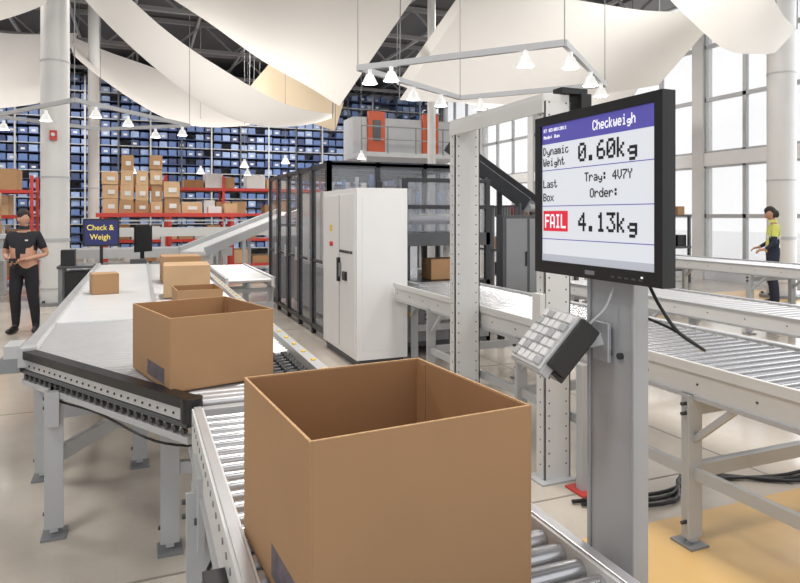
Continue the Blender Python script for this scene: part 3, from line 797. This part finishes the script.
# ---------------------------------------------------------------- people
def human(name, loc, rotz, joints, edges, rad, extras, hair='hair', long_hair=False, hands=(), height=1.76):
    b = B(name)
    names = list(joints.keys()); idx = {n: i for i, n in enumerate(names)}
    me = bpy.data.meshes.new('sk'); me.from_pydata([joints[n] for n in names], [(idx[a], idx[c]) for a, c, _ in edges], [])
    ob = bpy.data.objects.new('sk', me); COL.objects.link(ob)
    ob.modifiers.new('skin', 'SKIN')
    for n in names:
        sv = me.skin_vertices[0].data[idx[n]]; r = rad[n]; sv.radius = r if isinstance(r, tuple) else (r, r)
        sv.use_root = (n == 'pelvis')
    sub = ob.modifiers.new('sub', 'SUBSURF'); sub.levels = 2; sub.render_levels = 2
    dg = bpy.context.evaluated_depsgraph_get(); dg.update()
    m2 = bpy.data.meshes.new_from_object(ob.evaluated_get(dg)); bpy.data.objects.remove(ob)
    segs = [(Vector(joints[a]), Vector(joints[c]), k) for a, c, k in edges]
    vs = [v.co.copy() for v in m2.vertices]
    groups = {}
    for p in m2.polygons:
        c = p.center; best = 1e9; bk = None
        for a, e, k in segs:
            d = e-a; t = max(0, min(1, (c-a).dot(d)/d.length_squared)); dist = (a+d*t-c).length
            if dist < best: best = dist; bk = k
        if bk == 'hivis' and (1.03 < c.z < 1.09 or 1.2 < c.z < 1.25): bk = 'refl'
        groups.setdefault(bk, []).append(tuple(p.vertices))
    o = len(b.v); b.v += [tuple(v) for v in vs]
    for k, fs in groups.items():
        i = b.mi(k)
        for f in fs: b.f.append([q+o for q in f]); b.fm.append(i); b.sm.append(True)
    hc = Vector(joints['head'])
    HT = Matrix.Translation(hc) @ Matrix.Rotation(extras.get('head_yaw', 0), 4, 'Z') @ Matrix.Rotation(extras.get('head_pitch', 0), 4, 'X')
    def hf(p):
        q = p.copy()
        if q.z < 0: q.x *= 1-0.32*q.z*q.z; q.y = q.y*(1-0.18*q.z*q.z)-0.06*(-q.z)
        if q.y < 0: q.y *= 0.94
        if p.y < -0.8 and abs(p.x) < 0.25 and -0.35 < p.z < 0.15: q.y -= 0.13*(0.15-p.z)*2
        return q
    b.ell((0, 0, 0), (0.076, 0.096, 0.118), 'skin', 28, 22, HT, hf)
    b.ell((0, -0.1, -0.022), (0.011, 0.016, 0.02), 'skin', 10, 8, HT)
    for sx in (-1, 1):
        b.ell((sx*0.03, -0.082, 0.008), (0.012, 0.008, 0.006), 'eye', 10, 8, HT); b.ell((sx*0.03, -0.089, 0.008), (0.005, 0.003, 0.005), 'black', 8, 6, HT)
        b.ell((sx*0.03, -0.088, 0.024), (0.016, 0.006, 0.003), hair, 8, 6, HT)
        b.ell((sx*0.077, 0.005, -0.005), (0.009, 0.02, 0.03), 'skin', 10, 8, HT)
    b.ell((0, -0.088, -0.056), (0.022, 0.008, 0.007), 'lips', 10, 6, HT)
    def hairf(p):
        q = p.copy()
        if q.z < 0.36 and q.y < 0.1: q = q*0.86
        elif q.z < -0.35 and not long_hair: q = q*0.85
        return q
    b.ell((0, 0.002, 0.016), (0.084, 0.106, 0.122), hair, 32, 26, HT, hairf)
    if long_hair: b.ell((0, 0.085, -0.02), (0.05, 0.05, 0.075), hair, 14, 10, HT)
    nk = Vector(joints['neck']); b.cyl(nk+Vector((0, 0.0, -0.035)), nk+Vector((0, 0, 0.012)), 0.075, extras['top'], 18, 0.062, caps=False)
    for s in ('l', 'r'):
        a = Vector(joints['ankle_'+s]); t = Vector(joints['toe_'+s]); mid = (a+t)/2
        dr = t-a; ang = math.atan2(dr.x, -dr.y)
        ST = Matrix.Translation((mid.x, mid.y, 0.045)) @ Matrix.Rotation(ang, 4, 'Z')
        b.ell((0, 0, 0), (0.05, 0.14, 0.045), 'black', 16, 10, ST, lambda p: Vector((p.x, p.y, max(p.z, -0.95))))
    for (w, dirv, side, palm) in hands:
        w = Vector(w); d = Vector(dirv).normalized(); pn = Vector(palm).normalized(); sd = d.cross(pn).normalized()*side
        b.cyl(w-d*0.02, w+d*0.01, 0.026, 'skin', 12, 0.03)
        pc = w+d*0.045
        R = Matrix((sd, d, pn)).transposed().to_4x4(); R.translation = pc
        b.ell((0, 0, 0), (0.042, 0.052, 0.018), 'skin', 14, 10, R)
        for i, (off, ln) in enumerate(((-0.030, 0.066), (-0.010, 0.078), (0.010, 0.073), (0.029, 0.058))):
            p0 = pc+d*0.038+sd*off; dd = d
            for sgm in range(3):
                dd = (dd*math.cos(0.45)+pn*math.sin(0.45)).normalized()
                p1 = p0+dd*ln*(0.45, 0.32, 0.25)[sgm]
                b.cyl(p0, p1, 0.0095-0.001*sgm, 'skin', 8, 0.0088-0.001*sgm); b.ell(p1, (0.0085,)*3, 'skin', 8, 6)
                p0 = p1
        p0 = pc-d*0.02-sd*0.034
        for sgm, (ln, mixv) in enumerate(((0.038, 0.9), (0.03, 0.45))):
            dd = (d-sd*mixv+pn*0.35).normalized(); p1 = p0+dd*ln
            b.cyl(p0, p1, 0.0115-0.001*sgm, 'skin', 8, 0.010); b.ell(p1, (0.010,)*3, 'skin', 8, 6); p0 = p1
    for fn in extras.get('props', []): fn(b)
    s = height/1.78
    mw = Matrix.Translation(loc) @ Matrix.Rotation(math.radians(rotz), 4, 'Z') @ Matrix.Scale(s, 4)
    return b.done(0, mw=mw)

base_r = {'pelvis': (0.15, 0.115), 'waist': (0.145, 0.11), 'chest': (0.165, 0.12), 'neckb': (0.075, 0.07), 'neck': 0.052, 'head': 0.05,
          'shl': 0.068, 'shr': 0.068, 'ell': 0.048, 'elr': 0.048, 'cul': 0.045, 'cur': 0.045, 'wrl': 0.028, 'wrr': 0.028,
          'hipl': 0.098, 'hipr': 0.098, 'knee_l': 0.068, 'knee_r': 0.068, 'calf_l': 0.062, 'calf_r': 0.062,
          'ankle_l': 0.05, 'ankle_r': 0.05, 'toe_l': 0.035, 'toe_r': 0.035}
def mk_edges(top, leg, sleeve, forearm):
    e = [('pelvis','waist',top),('waist','chest',top),('chest','neckb',top),('neckb','neck','skin'),('neck','head','skin')]
    for s in 'lr':
        e += [('chest','sh'+s,top),('sh'+s,'cu'+s,sleeve),('cu'+s,'el'+s,forearm),('el'+s,'wr'+s,forearm),
              ('pelvis','hip'+s,leg),('hip'+s,'knee_'+s,leg),('knee_'+s,'calf_'+s,leg),('calf_'+s,'ankle_'+s,leg),('ankle_'+s,'toe_'+s,'black')]
    return e
J1 = {'pelvis':(0,0,0.97),'waist':(0,-0.01,1.12),'chest':(0,0,1.32),'neckb':(0,0.01,1.45),'neck':(0,0.0,1.53),'head':(0,-0.02,1.655),
      'shl':(0.18,0.01,1.41),'shr':(-0.18,0.01,1.41),'cul':(0.245,0.04,1.22),'cur':(-0.245,0.04,1.22),'ell':(0.285,0.07,1.13),'elr':(-0.27,0.05,1.13),
      'wrl':(0.09,-0.16,1.07),'wrr':(-0.15,-0.19,1.09),
      'hipl':(0.095,0,0.90),'hipr':(-0.095,0,0.90),'knee_l':(0.13,-0.02,0.5),'knee_r':(-0.11,-0.03,0.5),'calf_l':(0.14,0.01,0.36),'calf_r':(-0.115,0.01,0.36),
      'ankle_l':(0.15,0.03,0.09),'ankle_r':(-0.12,0.02,0.09),'toe_l':(0.19,-0.12,0.04),'toe_r':(-0.15,-0.14,0.04)}
def scanner(b):
    b.box(-0.09, 0.0, -0.27, -0.21, 1.03, 1.09, 'black'); b.box(-0.06, -0.03, -0.24, -0.215, 0.95, 1.04, 'black')
def badge(b):
    b.box(0.07, 0.11, -0.145, -0.138, 1.33, 1.35, 'offw')
r1 = dict(base_r); r1.update({'pelvis': (0.165, 0.13), 'waist': (0.17, 0.14), 'chest': (0.18, 0.135), 'shl': 0.078, 'shr': 0.078, 'cul': 0.058, 'cur': 0.058, 'hipl': 0.11, 'hipr': 0.11, 'knee_l': 0.078, 'knee_r': 0.078, 'calf_l': 0.072, 'calf_r': 0.072})
human('warehouse_worker', (-1.55, 10.6, 0), -14, J1, mk_edges('blk_shirt','blk_trs','blk_shirt','skin'), r1,
      {'top':'blk_shirt','head_yaw':math.radians(-18),'head_pitch':0.1,'props':[scanner, badge]},
      hands=(((0.09,-0.16,1.07),(-0.8,-0.45,-0.1),1,(0,-0.3,-0.9)),((-0.15,-0.19,1.09),(0.8,-0.3,-0.2),-1,(0,-0.3,-0.9))), height=1.78)
J2 = dict(J1)
J2.update({'cul':(0.21,-0.02,1.24),'cur':(-0.22,-0.02,1.24),'ell':(0.23,-0.02,1.13),'elr':(-0.24,-0.02,1.13),'wrl':(0.19,-0.17,1.02),'wrr':(-0.20,-0.18,1.04),
           'head':(0,-0.04,1.65)})
human('warehouse_worker', (10.95, 8.45, 0), -130, J2, mk_edges('hivis','navy_c','hivis','navy_c'), base_r,
      {'top':'hivis','head_yaw':math.radians(0),'head_pitch':0.25}, long_hair=True,
      hands=(((0.19,-0.17,1.02),(0,-1,-0.2),1,(-0.3,0,-0.9)),((-0.20,-0.18,1.04),(0,-1,-0.2),-1,(0.3,0,-0.9))), height=1.86)

# ---------------------------------------------------------------- lights and world
w = bpy.data.worlds.new('world'); scene.world = w; w.use_nodes = True
bg = w.node_tree.nodes['Background']; bg.inputs[0].default_value = (0.98, 0.985, 1.0, 1); bg.inputs[1].default_value = 1.1
def area(x, y, z, sx, sy, e, name='overhead_fill', rot=(0,0,0), col=(1,0.955,0.90)):
    l = bpy.data.lights.new(name, 'AREA'); l.shape = 'RECTANGLE'; l.size = sx; l.size_y = sy; l.energy = e; l.color = col
    o = bpy.data.objects.new(name, l); COL.objects.link(o); o.location = (x, y, z); o.rotation_euler = rot
    return o
for (x, y, e) in ((-3, 1, 170), (2.5, 2, 220), (7, 2, 170), (-5, 8, 230), (1.5, 7.5, 260), (8, 8, 200), (-5, 15, 270), (2, 16, 300), (9, 15, 220), (-3, 24, 520), (5, 24, 520), (10, 22, 240)):
    area(x, y, 7.2, 1.4, 1.4, e)  # overhead fill lamps added to brighten the hall, not real ceiling fixtures
area(13.7, 8, 5.2, 14, 4, 330, 'window_daylight', (0, math.radians(90), 0), (0.96, 0.98, 1.0))
scene.view_settings.view_transform = 'Standard'
scene.view_settings.exposure = 0.15
